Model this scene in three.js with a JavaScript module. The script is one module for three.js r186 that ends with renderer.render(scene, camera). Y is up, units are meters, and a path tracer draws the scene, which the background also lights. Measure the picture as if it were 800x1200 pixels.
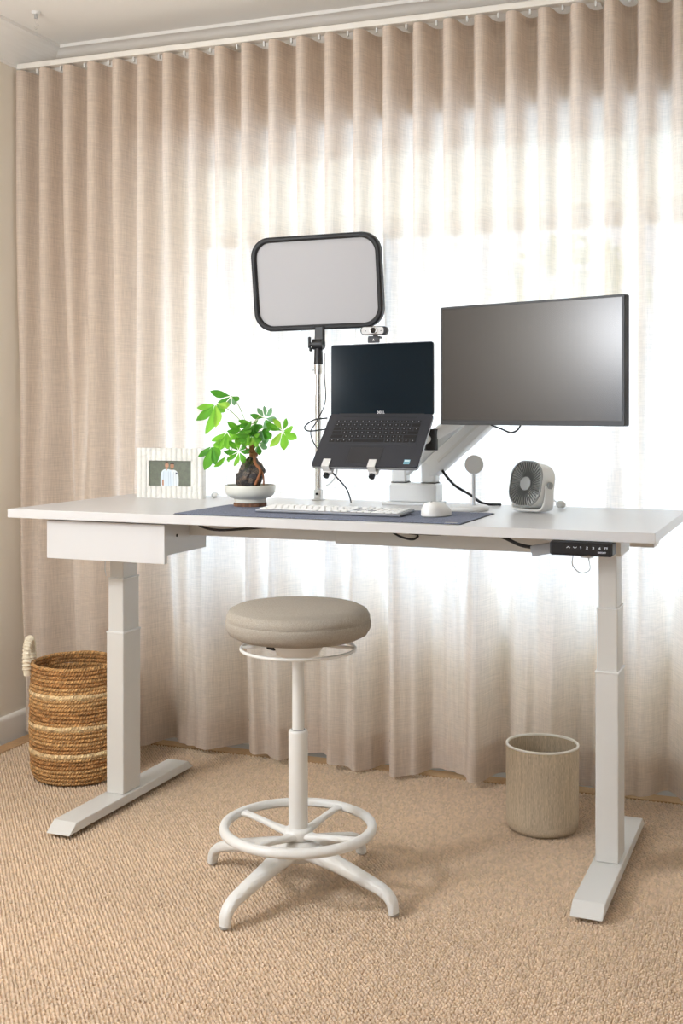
import * as THREE from 'three';
import { RoundedBoxGeometry } from 'three/addons/geometries/RoundedBoxGeometry.js';
import { mergeGeometries, mergeVertices, toCreasedNormals } from 'three/addons/utils/BufferGeometryUtils.js';
import { FontLoader } from 'three/addons/loaders/FontLoader.js';
import { TextGeometry } from 'three/addons/geometries/TextGeometry.js';

// ---------------------------------------------------------------- camera, sky, light, exposure
const scene = new THREE.Scene();
const FOCAL = 1390, CENTRE_X = 400, HORIZON = 482, EYE = 1.16, YAW = 20.8 * Math.PI / 180;
const camera = new THREE.PerspectiveCamera(2 * Math.atan(600 / FOCAL) * 180 / Math.PI, 800 / 1200, 0.05, 100);
camera.position.set(0, EYE, 0);
camera.rotation.y = YAW;
camera.setViewOffset(800, 1200, 0, 600 - HORIZON, 800, 1200);
scene.background = new THREE.Color(0.62, 0.85, 1.18);          // even overcast sky
scene.backgroundIntensity = 8.0;
const LAMP = 5.0;                                                    // floor lamp, candela
const renderer = new THREE.WebGLRenderer({ antialias: true });
renderer.toneMapping = THREE.LinearToneMapping;
renderer.toneMappingExposure = 1.0;
renderer.shadowMap.enabled = true;

// ---------------------------------------------------------------- helpers
const V = (x, y, z) => new THREE.Vector3(x, y, z);
const deg = (d) => d * Math.PI / 180;
function ray(px, py) {
  const u = (px - CENTRE_X) / FOCAL, s = Math.sin(YAW), c = Math.cos(YAW);
  return V(-s + u * c, -(py - HORIZON) / FOCAL, -(c + u * s));
}
const eye = V(0, EYE, 0);
const atZ = (px, py, z) => { const r = ray(px, py); return r.multiplyScalar(z / r.z).add(eye); };
const atY = (px, py, y) => { const r = ray(px, py); return r.multiplyScalar((y - EYE) / r.y).add(eye); };

function rng(seed) { let a = seed >>> 0; return () => { a = (a + 0x6D2B79F5) >>> 0; let t = Math.imul(a ^ (a >>> 15), 1 | a); t = (t + Math.imul(t ^ (t >>> 7), 61 | t)) ^ t; return ((t ^ (t >>> 14)) >>> 0) / 4294967296; }; }
const hash = (x, y, s = 0) => { let h = (Math.imul(x | 0, 374761393) + Math.imul(y | 0, 668265263) + Math.imul(s | 0, 2147483647 ^ 0x5bd1e995)) | 0; h = Math.imul(h ^ (h >>> 13), 1274126177); return ((h ^ (h >>> 16)) >>> 0) / 4294967296; };
const mod = (a, n) => ((a % n) + n) % n;
function noise2(x, y, s = 0, wx = 1e6, wy = 1e6) {
  const xi = Math.floor(x), yi = Math.floor(y), fx = x - xi, fy = y - yi, ux = fx * fx * (3 - 2 * fx), uy = fy * fy * (3 - 2 * fy);
  const h = (i, j) => hash(mod(xi + i, wx), mod(yi + j, wy), s);
  return (h(0, 0) * (1 - ux) + h(1, 0) * ux) * (1 - uy) + (h(0, 1) * (1 - ux) + h(1, 1) * ux) * uy;
}
const lin = (c) => new THREE.Color(c);

function dataTex(w, h, fn, srgb = true) {
  const d = new Uint8Array(w * h * 4);
  for (let y = 0; y < h; y++) for (let x = 0; x < w; x++) {
    const c = fn(x, y), o = (y * w + x) * 4;
    for (let k = 0; k < 3; k++) d[o + k] = Math.max(0, Math.min(255, Array.isArray(c) ? c[k] : c));
    d[o + 3] = 255;
  }
  const t = new THREE.DataTexture(d, w, h, THREE.RGBAFormat);
  t.wrapS = t.wrapT = THREE.RepeatWrapping; t.magFilter = THREE.LinearFilter; t.minFilter = THREE.LinearFilter;
  if (srgb) t.colorSpace = THREE.SRGBColorSpace;
  t.needsUpdate = true;
  return t;
}
function canvasTex(w, h, draw) {
  const c = document.createElement('canvas'); c.width = w; c.height = h;
  draw(c.getContext('2d'), w, h);
  const t = new THREE.CanvasTexture(c); t.colorSpace = THREE.SRGBColorSpace; t.magFilter = THREE.LinearFilter;
  return t;
}
const mat = (color, roughness = 0.5, o = {}) => new THREE.MeshStandardMaterial({ color, roughness, metalness: 0, ...o });
const phys = (color, roughness = 0.5, o = {}) => new THREE.MeshPhysicalMaterial({ color, roughness, metalness: 0, side: THREE.DoubleSide, ...o });

const taken = {};
function numbered(name) { const n = taken[name] = (taken[name] ?? -1) + 1; return n ? name + '_' + String(n).padStart(3, '0') : name; }
function tag(o, label, category, group) { o.userData.label = label; o.userData.category = category; if (group) o.userData.group = group; return o; }
function thing(name, label, category, p = [0, 0, 0], turn = 0, group) {
  const o = new THREE.Group(); o.name = numbered(name); scene.add(o);
  o.position.set(...(p.isVector3 ? p.toArray() : p)); o.rotation.y = turn;
  return tag(o, label, category, group);
}
function clean(g) {
  let h = g.index ? g.toNonIndexed() : g;
  for (const k of Object.keys(h.attributes)) if (!['position', 'normal', 'uv'].includes(k)) h.deleteAttribute(k);
  if (!h.attributes.normal) h.computeVertexNormals();
  if (!h.attributes.uv) h.setAttribute('uv', new THREE.BufferAttribute(new Float32Array(h.attributes.position.count * 2), 2));
  h.morphAttributes = {};
  return h;
}
const join = (gs) => (Array.isArray(gs) ? (gs.length > 1 ? mergeGeometries(gs.map(clean)) : gs[0]) : gs);
function part(name, geos, m, parent = scene) {
  const o = new THREE.Mesh(join(geos), m);
  o.name = parent === scene ? numbered(name) : name;
  o.castShadow = o.receiveShadow = true;
  parent.add(o);
  return o;
}
function struct(name, geos, m, label) { const o = part(name, geos, m); o.userData.kind = 'structure'; if (label) o.userData.label = label; return o; }
function box(w, h, d, x = 0, y = 0, z = 0, r = 0.0015, seg = 2) {
  const g = r > 0 ? new RoundedBoxGeometry(w, h, d, seg, Math.min(r, w / 2.01, h / 2.01, d / 2.01)) : new THREE.BoxGeometry(w, h, d);
  return g.translate(x, y, z);
}
const span = (x0, x1, y0, y1, z0, z1, r = 0) => box(x1 - x0, y1 - y0, z1 - z0, (x0 + x1) / 2, (y0 + y1) / 2, (z0 + z1) / 2, r);
const cyl = (r0, r1, h, x = 0, y = 0, z = 0, seg = 40) => new THREE.CylinderGeometry(r1, r0, h, seg).translate(x, y + h / 2, z);   // r0 below, r1 above, y at its foot
const lathe = (pts, seg = 64) => new THREE.LatheGeometry(pts.map((p) => new THREE.Vector2(p[0], p[1])), seg);
function tube(pts, r, seg = 40, rad = 8, closed = false) {
  const c = new THREE.CatmullRomCurve3(pts.map((p) => (p.isVector3 ? p : V(...p))), closed, 'catmullrom', 0.5);
  return new THREE.TubeGeometry(c, seg, r, rad, closed);
}
function rodBetween(a, b, r, seg = 16) {
  const d = b.clone().sub(a), g = new THREE.CylinderGeometry(r, r, d.length(), seg);
  g.applyQuaternion(new THREE.Quaternion().setFromUnitVectors(V(0, 1, 0), d.clone().normalize()));
  return g.translate((a.x + b.x) / 2, (a.y + b.y) / 2, (a.z + b.z) / 2);
}
// a solid swept along points {p, w, h}: rounded section w wide and h tall
function sweep(sts, up = V(0, 1, 0), n = 16, power = 3, steps = 4) {
  const P = sts.map((s) => V(...s.p)), curve = new THREE.CatmullRomCurve3(P, false, 'catmullrom', 0.5);
  const N = (sts.length - 1) * steps, pos = [], idx = [];
  for (let i = 0; i <= N; i++) {
    const t = i / N, c = curve.getPoint(t), tan = curve.getTangent(t), k = Math.min(sts.length - 2, Math.floor(t * (sts.length - 1))), f = t * (sts.length - 1) - k;
    const w = sts[k].w * (1 - f) + sts[k + 1].w * f, h = sts[k].h * (1 - f) + sts[k + 1].h * f;
    const side = tan.clone().cross(up).normalize(), top = side.clone().cross(tan).normalize();
    for (let j = 0; j < n; j++) {
      const a = j / n * 2 * Math.PI, ca = Math.cos(a), sa = Math.sin(a), q = 2 / power;
      const x = Math.sign(ca) * Math.abs(ca) ** q * w / 2, y = Math.sign(sa) * Math.abs(sa) ** q * h / 2;
      const v = c.clone().addScaledVector(side, x).addScaledVector(top, y); pos.push(v.x, v.y, v.z);
    }
  }
  for (let i = 0; i < N; i++) for (let j = 0; j < n; j++) { const a = i * n + j, b = i * n + (j + 1) % n; idx.push(a, b, a + n, b, b + n, a + n); }
  for (const [row, flip] of [[0, 1], [N, 0]]) for (let j = 1; j < n - 1; j++) { const a = row * n; flip ? idx.push(a, a + j + 1, a + j) : idx.push(a, a + j, a + j + 1); }
  const g = new THREE.BufferGeometry(); g.setAttribute('position', new THREE.Float32BufferAttribute(pos, 3)); g.setIndex(idx);
  g.computeVertexNormals();
  return toCreasedNormals(g, deg(50));
}
function roundRect(w, h, r, x = 0, y = 0, Kind = THREE.Shape) {
  const s = new Kind(), a = x - w / 2, b = y - h / 2;
  s.moveTo(a + r, b); s.lineTo(a + w - r, b); s.absarc(a + w - r, b + r, r, -Math.PI / 2, 0); s.lineTo(a + w, b + h - r); s.absarc(a + w - r, b + h - r, r, 0, Math.PI / 2);
  s.lineTo(a + r, b + h); s.absarc(a + r, b + h - r, r, Math.PI / 2, Math.PI); s.lineTo(a, b + r); s.absarc(a + r, b + r, r, Math.PI, Math.PI * 1.5);
  return s;
}
function extrude(shape, depth, bevel = 0, seg = 10) {
  return new THREE.ExtrudeGeometry(shape, { depth: depth - 2 * bevel, bevelEnabled: bevel > 0, bevelThickness: bevel, bevelSize: bevel, bevelOffset: -bevel, bevelSegments: 2, curveSegments: seg }).translate(0, 0, bevel);
}
function planarUV(g, ax = 'x', ay = 'z', s = 1) {
  const p = g.attributes.position, uv = new Float32Array(p.count * 2), get = { x: (i) => p.getX(i), y: (i) => p.getY(i), z: (i) => p.getZ(i) };
  for (let i = 0; i < p.count; i++) { uv[2 * i] = get[ax](i) * s; uv[2 * i + 1] = get[ay](i) * s; }
  g.setAttribute('uv', new THREE.BufferAttribute(uv, 2));
  return g;
}

// ---------------------------------------------------------------- materials
const M = {
  plaster: mat(lin('#f0e7d8'), 0.9),
  ceiling: mat(lin('#faf7f2'), 0.9),
  trim: mat(lin('#f2eee6'), 0.45),
  frame: mat(lin('#f1efea'), 0.45),
  laminate: phys(lin('#d1d0d0'), 0.3, { specularIntensity: 0.8 }),
  powder: mat(lin('#d9d7d2'), 0.42),
  arm: mat(lin('#eceeef'), 0.35),
  whitePlastic: mat(lin('#e6e6e4'), 0.35),
  warmWhite: mat(lin('#e4e2dd'), 0.4),
  black: mat(lin('#16181c'), 0.45),
  blackMatte: mat(lin('#1b1c20'), 0.7),
  cable: mat(lin('#17181b'), 0.5),
  whiteCable: mat(lin('#e6e6e4'), 0.5),
  chrome: mat(lin('#d6d7d8'), 0.22, { metalness: 1 }),
  steel: mat(lin('#c9cacb'), 0.36, { metalness: 1 }),
  glass: phys(0xffffff, 0.0, { transmission: 1, thickness: 0, ior: 1.5 }),
};

// ---------------------------------------------------------------- the room
const WALL_L = -2.6, WALL_R = 1.75, WALL_B = -3.79, WALL_F = 1.3, CEIL = 2.505, TH = 0.22;
const WIN = { x0: -2.08, x1: 1.0, y0: 0.52, y1: 2.11 };
struct('floor', planarUV(span(WALL_L - TH, WALL_R + TH, -0.2, -0.008, WALL_B - TH, WALL_F + TH)), mat(lin('#a9a29a'), 0.6), 'grey floor beneath the woven rug');
struct('ceiling', span(WALL_L - TH, WALL_R + TH, CEIL, CEIL + 0.2, WALL_B - TH, WALL_F + TH), M.ceiling, 'off white plaster ceiling');
struct('wall_back', [
  span(WALL_L - TH, WIN.x0, -0.008, CEIL, WALL_B - TH, WALL_B), span(WIN.x1, WALL_R + TH, -0.008, CEIL, WALL_B - TH, WALL_B),
  span(WIN.x0, WIN.x1, WIN.y1, CEIL, WALL_B - TH, WALL_B), span(WIN.x0, WIN.x1, -0.008, WIN.y0, WALL_B - TH, WALL_B),
], M.plaster, 'cream wall behind the curtain');
const SIDE = { z0: -0.9, z1: 0.4, y0: 0.8, y1: 2.1 };
struct('wall_left', [
  span(WALL_L - TH, WALL_L, -0.008, CEIL, WALL_B, SIDE.z0), span(WALL_L - TH, WALL_L, -0.008, CEIL, SIDE.z1, WALL_F),
  span(WALL_L - TH, WALL_L, SIDE.y1, CEIL, SIDE.z0, SIDE.z1), span(WALL_L - TH, WALL_L, -0.008, SIDE.y0, SIDE.z0, SIDE.z1),
], M.plaster, 'cream painted side wall beside the curtain');
struct('wall_right', span(WALL_R, WALL_R + TH, -0.008, CEIL, WALL_B, WALL_F), M.plaster, 'cream side wall');
struct('wall_front', span(WALL_L - TH, WALL_R + TH, -0.008, CEIL, WALL_F, WALL_F + TH), M.plaster, 'cream wall behind the photographer');

function makeWindow(name, w, h, bars, transoms, label) {           // lies in the xy plane, origin at its lower left corner
  const o = new THREE.Group(); o.name = name; o.userData.kind = 'structure'; o.userData.label = label; scene.add(o);
  const d = 0.06, t = 0.06;
  part('window_frame', [span(0, w, h - t, h, -d, 0, 0.004), span(0, w, 0, t, -d, 0, 0.004), span(0, t, t, h - t, -d, 0, 0.004), span(w - t, w, t, h - t, -d, 0, 0.004)], M.frame, o);
  const xs = [t, ...bars, w - t];
  for (const b of bars) part('mullion', span(b - 0.03, b + 0.03, t, h - t, -d + 0.004, -0.004, 0.004), M.frame, o);
  const ys = [t, ...transoms, h - t];
  for (let i = 0; i + 1 < xs.length; i++) {
    const a = xs[i] + (i ? 0.03 : 0), b = xs[i + 1] - (i + 2 < xs.length ? 0.03 : 0);
    for (const y of transoms) part('transom', span(a, b, y - 0.022, y + 0.022, -d + 0.006, -0.006, 0.004), M.frame, o);
    for (let j = 0; j + 1 < ys.length; j++) {
      const c = ys[j] + (j ? 0.022 : 0), e = ys[j + 1] - (j + 2 < ys.length ? 0.022 : 0);
      part('pane', new THREE.PlaneGeometry(b - a, e - c).translate((a + b) / 2, (c + e) / 2, -d / 2), M.glass, o);
    }
  }
  return o;
}
const w1 = makeWindow('window_1', WIN.x1 - WIN.x0, WIN.y1 - WIN.y0, [-0.47 - WIN.x0], [1.78 - WIN.y0], 'wide white framed window behind the sheer curtain');
w1.position.set(WIN.x0, WIN.y0, WALL_B - 0.08);
const w2 = makeWindow('window_2', SIDE.z1 - SIDE.z0, SIDE.y1 - SIDE.y0, [(SIDE.z1 - SIDE.z0) / 2], [], 'white framed window in the side wall');
w2.position.set(WALL_L - 0.08, SIDE.y0, SIDE.z1); w2.rotation.y = Math.PI / 2;
struct('trim_1', span(WIN.x0 - 0.03, WIN.x1 + 0.03, WIN.y0 - 0.028, WIN.y0 + 0.002, WALL_B - 0.08, WALL_B + 0.025, 0.006), M.trim, 'white window sill behind the curtain');

struct('trim_4', span(WIN.x0 - 0.06, WIN.x1 + 0.06, 2.097, 2.2, WALL_B, -3.645, 0.006), M.trim, 'added unseen head box behind the curtain blocking upward window light');  // added block: stops window light scattering up behind the curtain
// skirting boards and cove cornice
const skirt = (() => { const s = new THREE.Shape(); s.moveTo(0, -0.008); s.lineTo(0.016, -0.008); s.lineTo(0.016, 0.072); s.quadraticCurveTo(0.015, 0.082, 0.006, 0.085); s.lineTo(0, 0.085); return s; })();
const runZ = (shape, len) => extrude(shape, len);                   // profile in xy, runs along +z
struct('baseboard_left', runZ(skirt, WALL_F - WALL_B).translate(WALL_L, 0, WALL_B), M.trim, 'white skirting board along the side wall');
struct('baseboard_back', runZ(skirt, WALL_R - WALL_L).rotateY(-Math.PI / 2).scale(-1, 1, 1).rotateY(0).translate(WALL_L, 0, WALL_B), M.trim, 'white skirting board behind the curtain');
const cove = (() => {
  const s = new THREE.Shape(); s.moveTo(0, 0); s.lineTo(0, -0.118); s.lineTo(0.006, -0.118); s.lineTo(0.006, -0.108);
  for (let i = 0; i <= 10; i++) { const a = Math.PI / 2 * i / 10; s.lineTo(0.082 - 0.074 * Math.cos(a), -0.108 + 0.096 * Math.sin(a)); }
  s.lineTo(0.092, -0.012); s.lineTo(0.092, 0); return s;
})();
struct('trim_2', runZ(cove, WALL_F - WALL_B).translate(WALL_L, CEIL, WALL_B), M.ceiling, 'off white cove cornice along the side wall');
function alongX(shape, x0, x1, y, z) {                             // profile grows from the back wall towards +z
  const g = extrude(shape, x1 - x0), p = g.attributes.position, n = g.attributes.normal;
  for (let i = 0; i < p.count; i++) { const a = p.getX(i), b = p.getZ(i); p.setXYZ(i, x1 - b, p.getY(i) + y, a + z); const na = n.getX(i), nb = n.getZ(i); n.setXYZ(i, -nb, n.getY(i), na); }
  return g;
}
scene.getObjectByName('baseboard_back').geometry = alongX(skirt, WALL_L, WALL_R, 0, WALL_B);
struct('trim_3', alongX(cove, WALL_L, WALL_R, CEIL, WALL_B), M.ceiling, 'off white cove cornice above the curtain');

// ---------------------------------------------------------------- outside the window
struct('garden_ground', span(-16, 16, -0.5, -0.3, -30, WALL_B - TH - 0.02), mat(lin('#b8babb'), 0.95), 'pale paved ground outside the window');
{
  const v = new THREE.Group(); v.name = 'added_awning'; v.userData.kind = 'structure'; v.userData.label = 'added unseen pale green canvas tinting the light on the curtain'; scene.add(v);  // added and unseen: tints and filters sky light reaching the upper curtain
  const Z0 = WALL_B - TH - 0.01, Z1 = -5.05, Y0 = 2.46, Y1 = 2.03, a = Math.atan2(Y0 - Y1, Z0 - Z1), L = Math.hypot(Y0 - Y1, Z0 - Z1);
  const canvas = part('canvas', new THREE.PlaneGeometry(7, L).rotateX(-Math.PI / 2).translate(-0.6, (Y0 + Y1) / 2, 0), phys(lin('#f7f7e0'), 0.95, { transmission: 0.92, thickness: 0 }), v);
  canvas.geometry.translate(0, -(Y0 + Y1) / 2, 0); canvas.position.set(0, (Y0 + Y1) / 2, (Z0 + Z1) / 2); canvas.rotation.x = -a;
  part('front_bar', span(-4.1, 2.9, Y1 - 0.03, Y1 + 0.01, Z1 - 0.02, Z1 + 0.02, 0.004), mat(lin('#dfe0d2'), 0.7), v);
  for (const x of [-4, 2.8]) part('stay', rodBetween(V(x, Y1, Z1), V(x, 1.9, Z0), 0.015), mat(lin('#e4e4dc'), 0.7), v);
}
{
  const leafM = phys(lin('#a9c46a'), 0.9, { transmission: 0.45, thickness: 0 }), barkM = mat(lin('#6b5a48'), 0.9);
  for (const [x, z, h, r, seed, label] of [[-2.6, -15, 3.0, 0.9, 2, 'slender leafy tree beyond the window, nearer the monitor side'], [0.2, -14, 2.9, 1.0, 3, 'rounder leafy tree beyond the window, nearer the right wall']]) {
    const R = rng(seed * 77), t = thing('garden_tree', label, 'tree', [x, -0.3, z], 0, 'trees in the garden');
    part('trunk', sweep([{ p: [0, 0, 0], w: 0.2, h: 0.2 }, { p: [0.05, 1, 0], w: 0.14, h: 0.14 }, { p: [0, h, 0], w: 0.07, h: 0.07 }], V(0, 0, 1)), barkM, t);
    const pos = [], idx = [];
    for (let k = 0; k < 500; k++) {
      const a = R() * 6.283, b = Math.acos(2 * R() - 1), q = Math.cbrt(0.15 + 0.85 * R()) * r, c = V(q * Math.sin(b) * Math.cos(a) * 1.15, h + q * Math.cos(b) * 0.75, q * Math.sin(b) * Math.sin(a));
      const u = V(R() - 0.5, R() - 0.5, R() - 0.5).normalize(), w = V(R() - 0.5, R() - 0.5, R() - 0.5).cross(u).normalize(), s = 0.08 + R() * 0.07, o = pos.length / 3;
      for (const [i, j] of [[-1, 0], [0, -0.5], [1, 0], [0, 0.5]]) { const p = c.clone().addScaledVector(u, i * s).addScaledVector(w, j * s); pos.push(p.x, p.y, p.z); }
      idx.push(o, o + 1, o + 2, o, o + 2, o + 3);
    }
    const g = new THREE.BufferGeometry(); g.setAttribute('position', new THREE.Float32BufferAttribute(pos, 3)); g.setIndex(idx); g.computeVertexNormals();
    part('foliage', g, leafM, t).userData.kind = 'stuff';
  }
}

// ---------------------------------------------------------------- rug
{
  const rug = thing('sisal_rug', 'large honey coloured woven sisal rug with a flat tan border', 'rug', [0, 0, 0]);
  const X0 = -2.51, X1 = 1.6, Z0 = -3.635, Z1 = 1.15, B = 0.055, KX = 0.6, KZ = -1.6;
  const sisal = dataTex(256, 256, (x, y) => { const k = 0.84 + 0.2 * noise2(x / 3, y / 3, 3, 85, 85) + 0.1 * noise2(x / 40, y / 40, 8, 6, 6); return [192 * k, 161 * k, 128 * k]; });
  sisal.repeat.set(2, 2);
  part('backing', planarUV(span(X0, X1, -0.008, -0.0072, Z0, Z1)), new THREE.MeshStandardMaterial({ color: new THREE.Color().setRGB(0.70, 0.53, 0.37), roughness: 1 }), rug);
  const plain = mat(0xffffff, 0.95, { map: sisal });                // the pile farther than the photograph reaches
  part('plain_weave', planarUV(span(KX, X1, -0.0066, 0, Z0, Z1)), plain, rug); part('plain_weave', planarUV(span(X0, KX, -0.0066, 0, KZ, Z1)), plain, rug);
  // the woven knots themselves: plump strands in rows set off by half
  const PXm = 0.0112, PZm = 0.0132, rows = Math.floor((KZ - Z0) / PZm), cols = Math.floor((KX - X0) / PXm), knot = new THREE.SphereGeometry(1, 8, 5, 0, 2 * Math.PI, 0, Math.PI * 0.66);
  knot.deleteAttribute('uv');
  const weave = new THREE.InstancedMesh(knot, mat(0xffffff, 0.92), rows * cols * 2), m = new THREE.Matrix4(), q = new THREE.Quaternion(), up = V(0, 1, 0), c = new THREE.Color(), R = rng(17);
  weave.name = 'weave'; weave.userData.kind = 'stuff'; weave.castShadow = weave.receiveShadow = true;
  let n = 0;
  for (let j = 0; j < rows; j++) for (let i = 0; i < cols; i++) for (let sub = 0; sub < 2; sub++) {
    const x = X0 + (i + 0.25 + 0.5 * sub) * PXm + (R() - 0.5) * 0.0028, z = Z0 + (j + 0.25 + 0.5 * sub) * PZm + (R() - 0.5) * 0.0028;
    q.setFromAxisAngle(up, (R() - 0.5) * 0.5);
    weave.setMatrixAt(n, m.compose(V(x, -0.0064, z), q, V(0.0036 + R() * 0.0010, 0.0052 + R() * 0.0016, 0.0029 + R() * 0.0007)));
    const k = (0.80 + 0.24 * R()) * (0.95 + 0.1 * noise2(x * 4 + 50, z * 4 + 50, 9)); c.setRGB(0.76 * k, 0.575 * k, (0.395 + 0.03 * R()) * k); weave.setColorAt(n++, c);
  }
  rug.add(weave);
  const tan = dataTex(256, 256, (x, y) => { const k = 0.9 + 0.12 * noise2(x / 2, y / 2, 4, 128, 128) + 0.06 * noise2(x / 20, y / 20, 6, 12, 12); return [190 * k, 152 * k, 112 * k]; });
  tan.repeat.set(6, 6);
  const tm = mat(0xffffff, 0.9, { map: tan });
  part('border', planarUV(span(X0 - B, X0 + 0.001, -0.008, 0.001, Z0 - B, Z1, 0.001)), tm, rug);
  part('border', planarUV(span(X0 - B, X1, -0.008, 0.001, Z0 - B, Z0 + 0.001, 0.001)), tm, rug);
}

// ---------------------------------------------------------------- curtain and track
{
  const PITCH = 0.0987, K = 2 * Math.PI / PITCH, X0 = -2.59, X1 = 1.25, TOP = 2.372, ZC = -3.58;
  const sm = (a, b, v) => { const t = Math.max(0, Math.min(1, (v - a) / (b - a))); return t * t * (3 - 2 * t); };
  function point(s, y) {
    const low = 1 - y / TOP, l2 = low * low;
    const wob = (noise2(s * 3.1 + 9, y * 0.9 + 4, 11) - 0.5) * 2.6 * l2 + (noise2(s * 9, y * 0.8, 12) - 0.5) * 0.9 * low;
    const ph = K * (s + 0.40) + Math.PI / 2 + wob;
    const amp = 0.048 * (1 - 0.35 * l2) * (0.88 + 0.24 * noise2(Math.floor(ph / 6.283) + 0.5, 2.5, 13));
    const soft = (v, k) => Math.tanh(v * k) / Math.tanh(k);
    const wide = soft(Math.sin(K * s / 2.3 + 1.1 + 2.2 * noise2(s * 2.2, 7.3, 15) + 0.9 * (noise2(s * 3, y * 1.2, 18) - 0.5)), 1.7) * 0.043 + soft(Math.sin(K * s / 1.31 + 0.4 + 2 * noise2(s * 2.7, 3.3, 17)), 1.4) * 0.019;
    const b = sm(0.12, 0.92, low);
    const z = ZC + amp * Math.sin(ph) * (1 - 0.55 * b) + wide * b - 0.016 * b + (noise2(s * 6, y * 2.2, 16) - 0.5) * 0.014 * b;
    const x = s - 0.0052 * Math.sin(2 * ph) * (1 - 0.7 * b) + (noise2(s * 2, y * 1.5, 19) - 0.5) * 0.02 * b;
    return [x, y + (y < 0.4 ? (0.35 + noise2(s * 7, 1.5, 21) - 0.5) * 0.03 * (1 - y / 0.4) : 0), z];
  }
  function sheet(y0, y1, cols, rows, push = 0, x0 = X0, x1 = X1) {
    const pos = [], uv = [], idx = [];
    for (let j = 0; j <= rows; j++) for (let i = 0; i <= cols; i++) {
      const s = x0 + (x1 - x0) * i / cols, y = y0 + (y1 - y0) * j / rows, p = point(s, y);
      if (push) { const q = point(s + 0.001, y), nx = -(q[2] - p[2]), nz = q[0] - p[0], L = Math.hypot(nx, nz) || 1; p[0] += nx / L * push; p[2] += nz / L * push; }
      pos.push(...p); uv.push(s * 1.8, y);
    }
    for (let j = 0; j < rows; j++) for (let i = 0; i < cols; i++) { const a = j * (cols + 1) + i; idx.push(a, a + 1, a + cols + 1, a + 1, a + cols + 2, a + cols + 1); }
    const g = new THREE.BufferGeometry(); g.setAttribute('position', new THREE.Float32BufferAttribute(pos, 3)); g.setAttribute('uv', new THREE.Float32BufferAttribute(uv, 2)); g.setIndex(idx); g.computeVertexNormals();
    return g;
  }
  const N = 1024;
  const streak = (x, y) => {
    const a = noise2(x / 60, y / 1.6, 31, 17, N / 1.6 | 0), b = noise2(x / 1.6, y / 70, 32, N / 1.6 | 0, 14), c = noise2(x / 30, y / 3, 33, 34, 341), d = noise2(x / 3, y / 30, 34, 341, 34);
    return (a * 0.34 + b * 0.34 + c * 0.16 + d * 0.16);
  };
  const cloth = dataTex(N, N, (x, y) => { const k = 0.90 + 0.2 * streak(x, y); return [237 * k, 223 * k, 209 * k]; });
  const thru = dataTex(N, N, (x, y) => 255 * (1.12 - 0.5 * streak(x, y)), false);
  for (const t of [cloth, thru]) t.repeat.set(1 / 0.6, 1 / 0.6);
  const linen = phys(0xffffff, 0.945, { map: cloth, transmission: 0.46, transmissionMap: thru, thickness: 0, specularIntensity: 0.15 });
  const cur = thing('curtain', 'floor length oatmeal linen sheer curtain falling in even waves over the window', 'curtain');
  part('fabric', sheet(0.011, TOP, 1300, 70), linen, cur);
  part('hem', sheet(0.010, 0.115, 1300, 6, 0.0015), linen, cur);
  part('heading_tape', sheet(TOP - 0.035, TOP, 1300, 2, -0.0015), linen, cur);
  const tr = thing('curtain_track', 'slim white curtain track under the cornice', 'curtain track');
  part('rail', span(WALL_L, 1.6, 2.384, 2.404, ZC - 0.014, ZC + 0.022, 0.003), M.trim, tr);
  for (let x = -2.4; x < 1.6; x += 0.62) part('bracket', span(x, x + 0.03, 2.388, 2.4, WALL_B, ZC, 0.002), M.trim, tr);
  for (let k = 0, x = -0.40; x > X0; k++, x -= PITCH / 2) part('glider', box(0.006, 0.02, 0.01, x, 2.378, ZC, 0.001), M.whitePlastic, tr);
}

// ---------------------------------------------------------------- floor lamp beside the side wall, mirrored in the monitor
{
  const l = thing('floor_lamp', 'globe floor lamp lit beside the side wall', 'lamp', [-2.15, 0, -1.35]);
  part('base', lathe([[0, 0], [0.14, 0], [0.145, 0.006], [0.14, 0.02], [0.02, 0.026], [0, 0.026]], 48), M.steel, l);
  part('pole', cyl(0.011, 0.011, 1.33, 0, 0.02, 0, 24), M.steel, l);
  part('collar', cyl(0.04, 0.05, 0.03, 0, 1.335, 0, 32), M.steel, l);
  part('globe', new THREE.SphereGeometry(0.16, 48, 32).translate(0, 1.51, 0), new THREE.MeshStandardMaterial({ color: lin('#fbf3e6'), roughness: 0.4, emissive: new THREE.Color(0.95, 0.97, 1.0), emissiveIntensity: 4 }), l);
  const bulb = new THREE.PointLight(new THREE.Color(0.95, 0.97, 1.0), LAMP, 0, 2);
  bulb.position.set(0, 1.51, 0); bulb.castShadow = true; bulb.shadow.radius = 7; bulb.shadow.mapSize.set(1024, 1024); l.add(bulb);
}

// ---------------------------------------------------------------- ceiling hook
{
  const h = thing('ceiling_hook', 'small clear plastic hook fixed to the ceiling', 'hook', atY(42, 14, CEIL));
  part('base_plate', cyl(0.012, 0.016, 0.008, 0, -0.008, 0, 24), M.whitePlastic, h);
  part('screw', cyl(0.006, 0.006, 0.014, 0, -0.022, 0, 16), M.steel, h);
  part('hook', tube([[0, -0.02, 0], [0, -0.034, 0], [0.008, -0.046, 0], [0.002, -0.056, 0], [-0.009, -0.05, 0]], 0.0028, 24, 8), phys(0xffffff, 0.08, { transmission: 1, thickness: 0.004, ior: 1.49 }), h);
}

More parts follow.
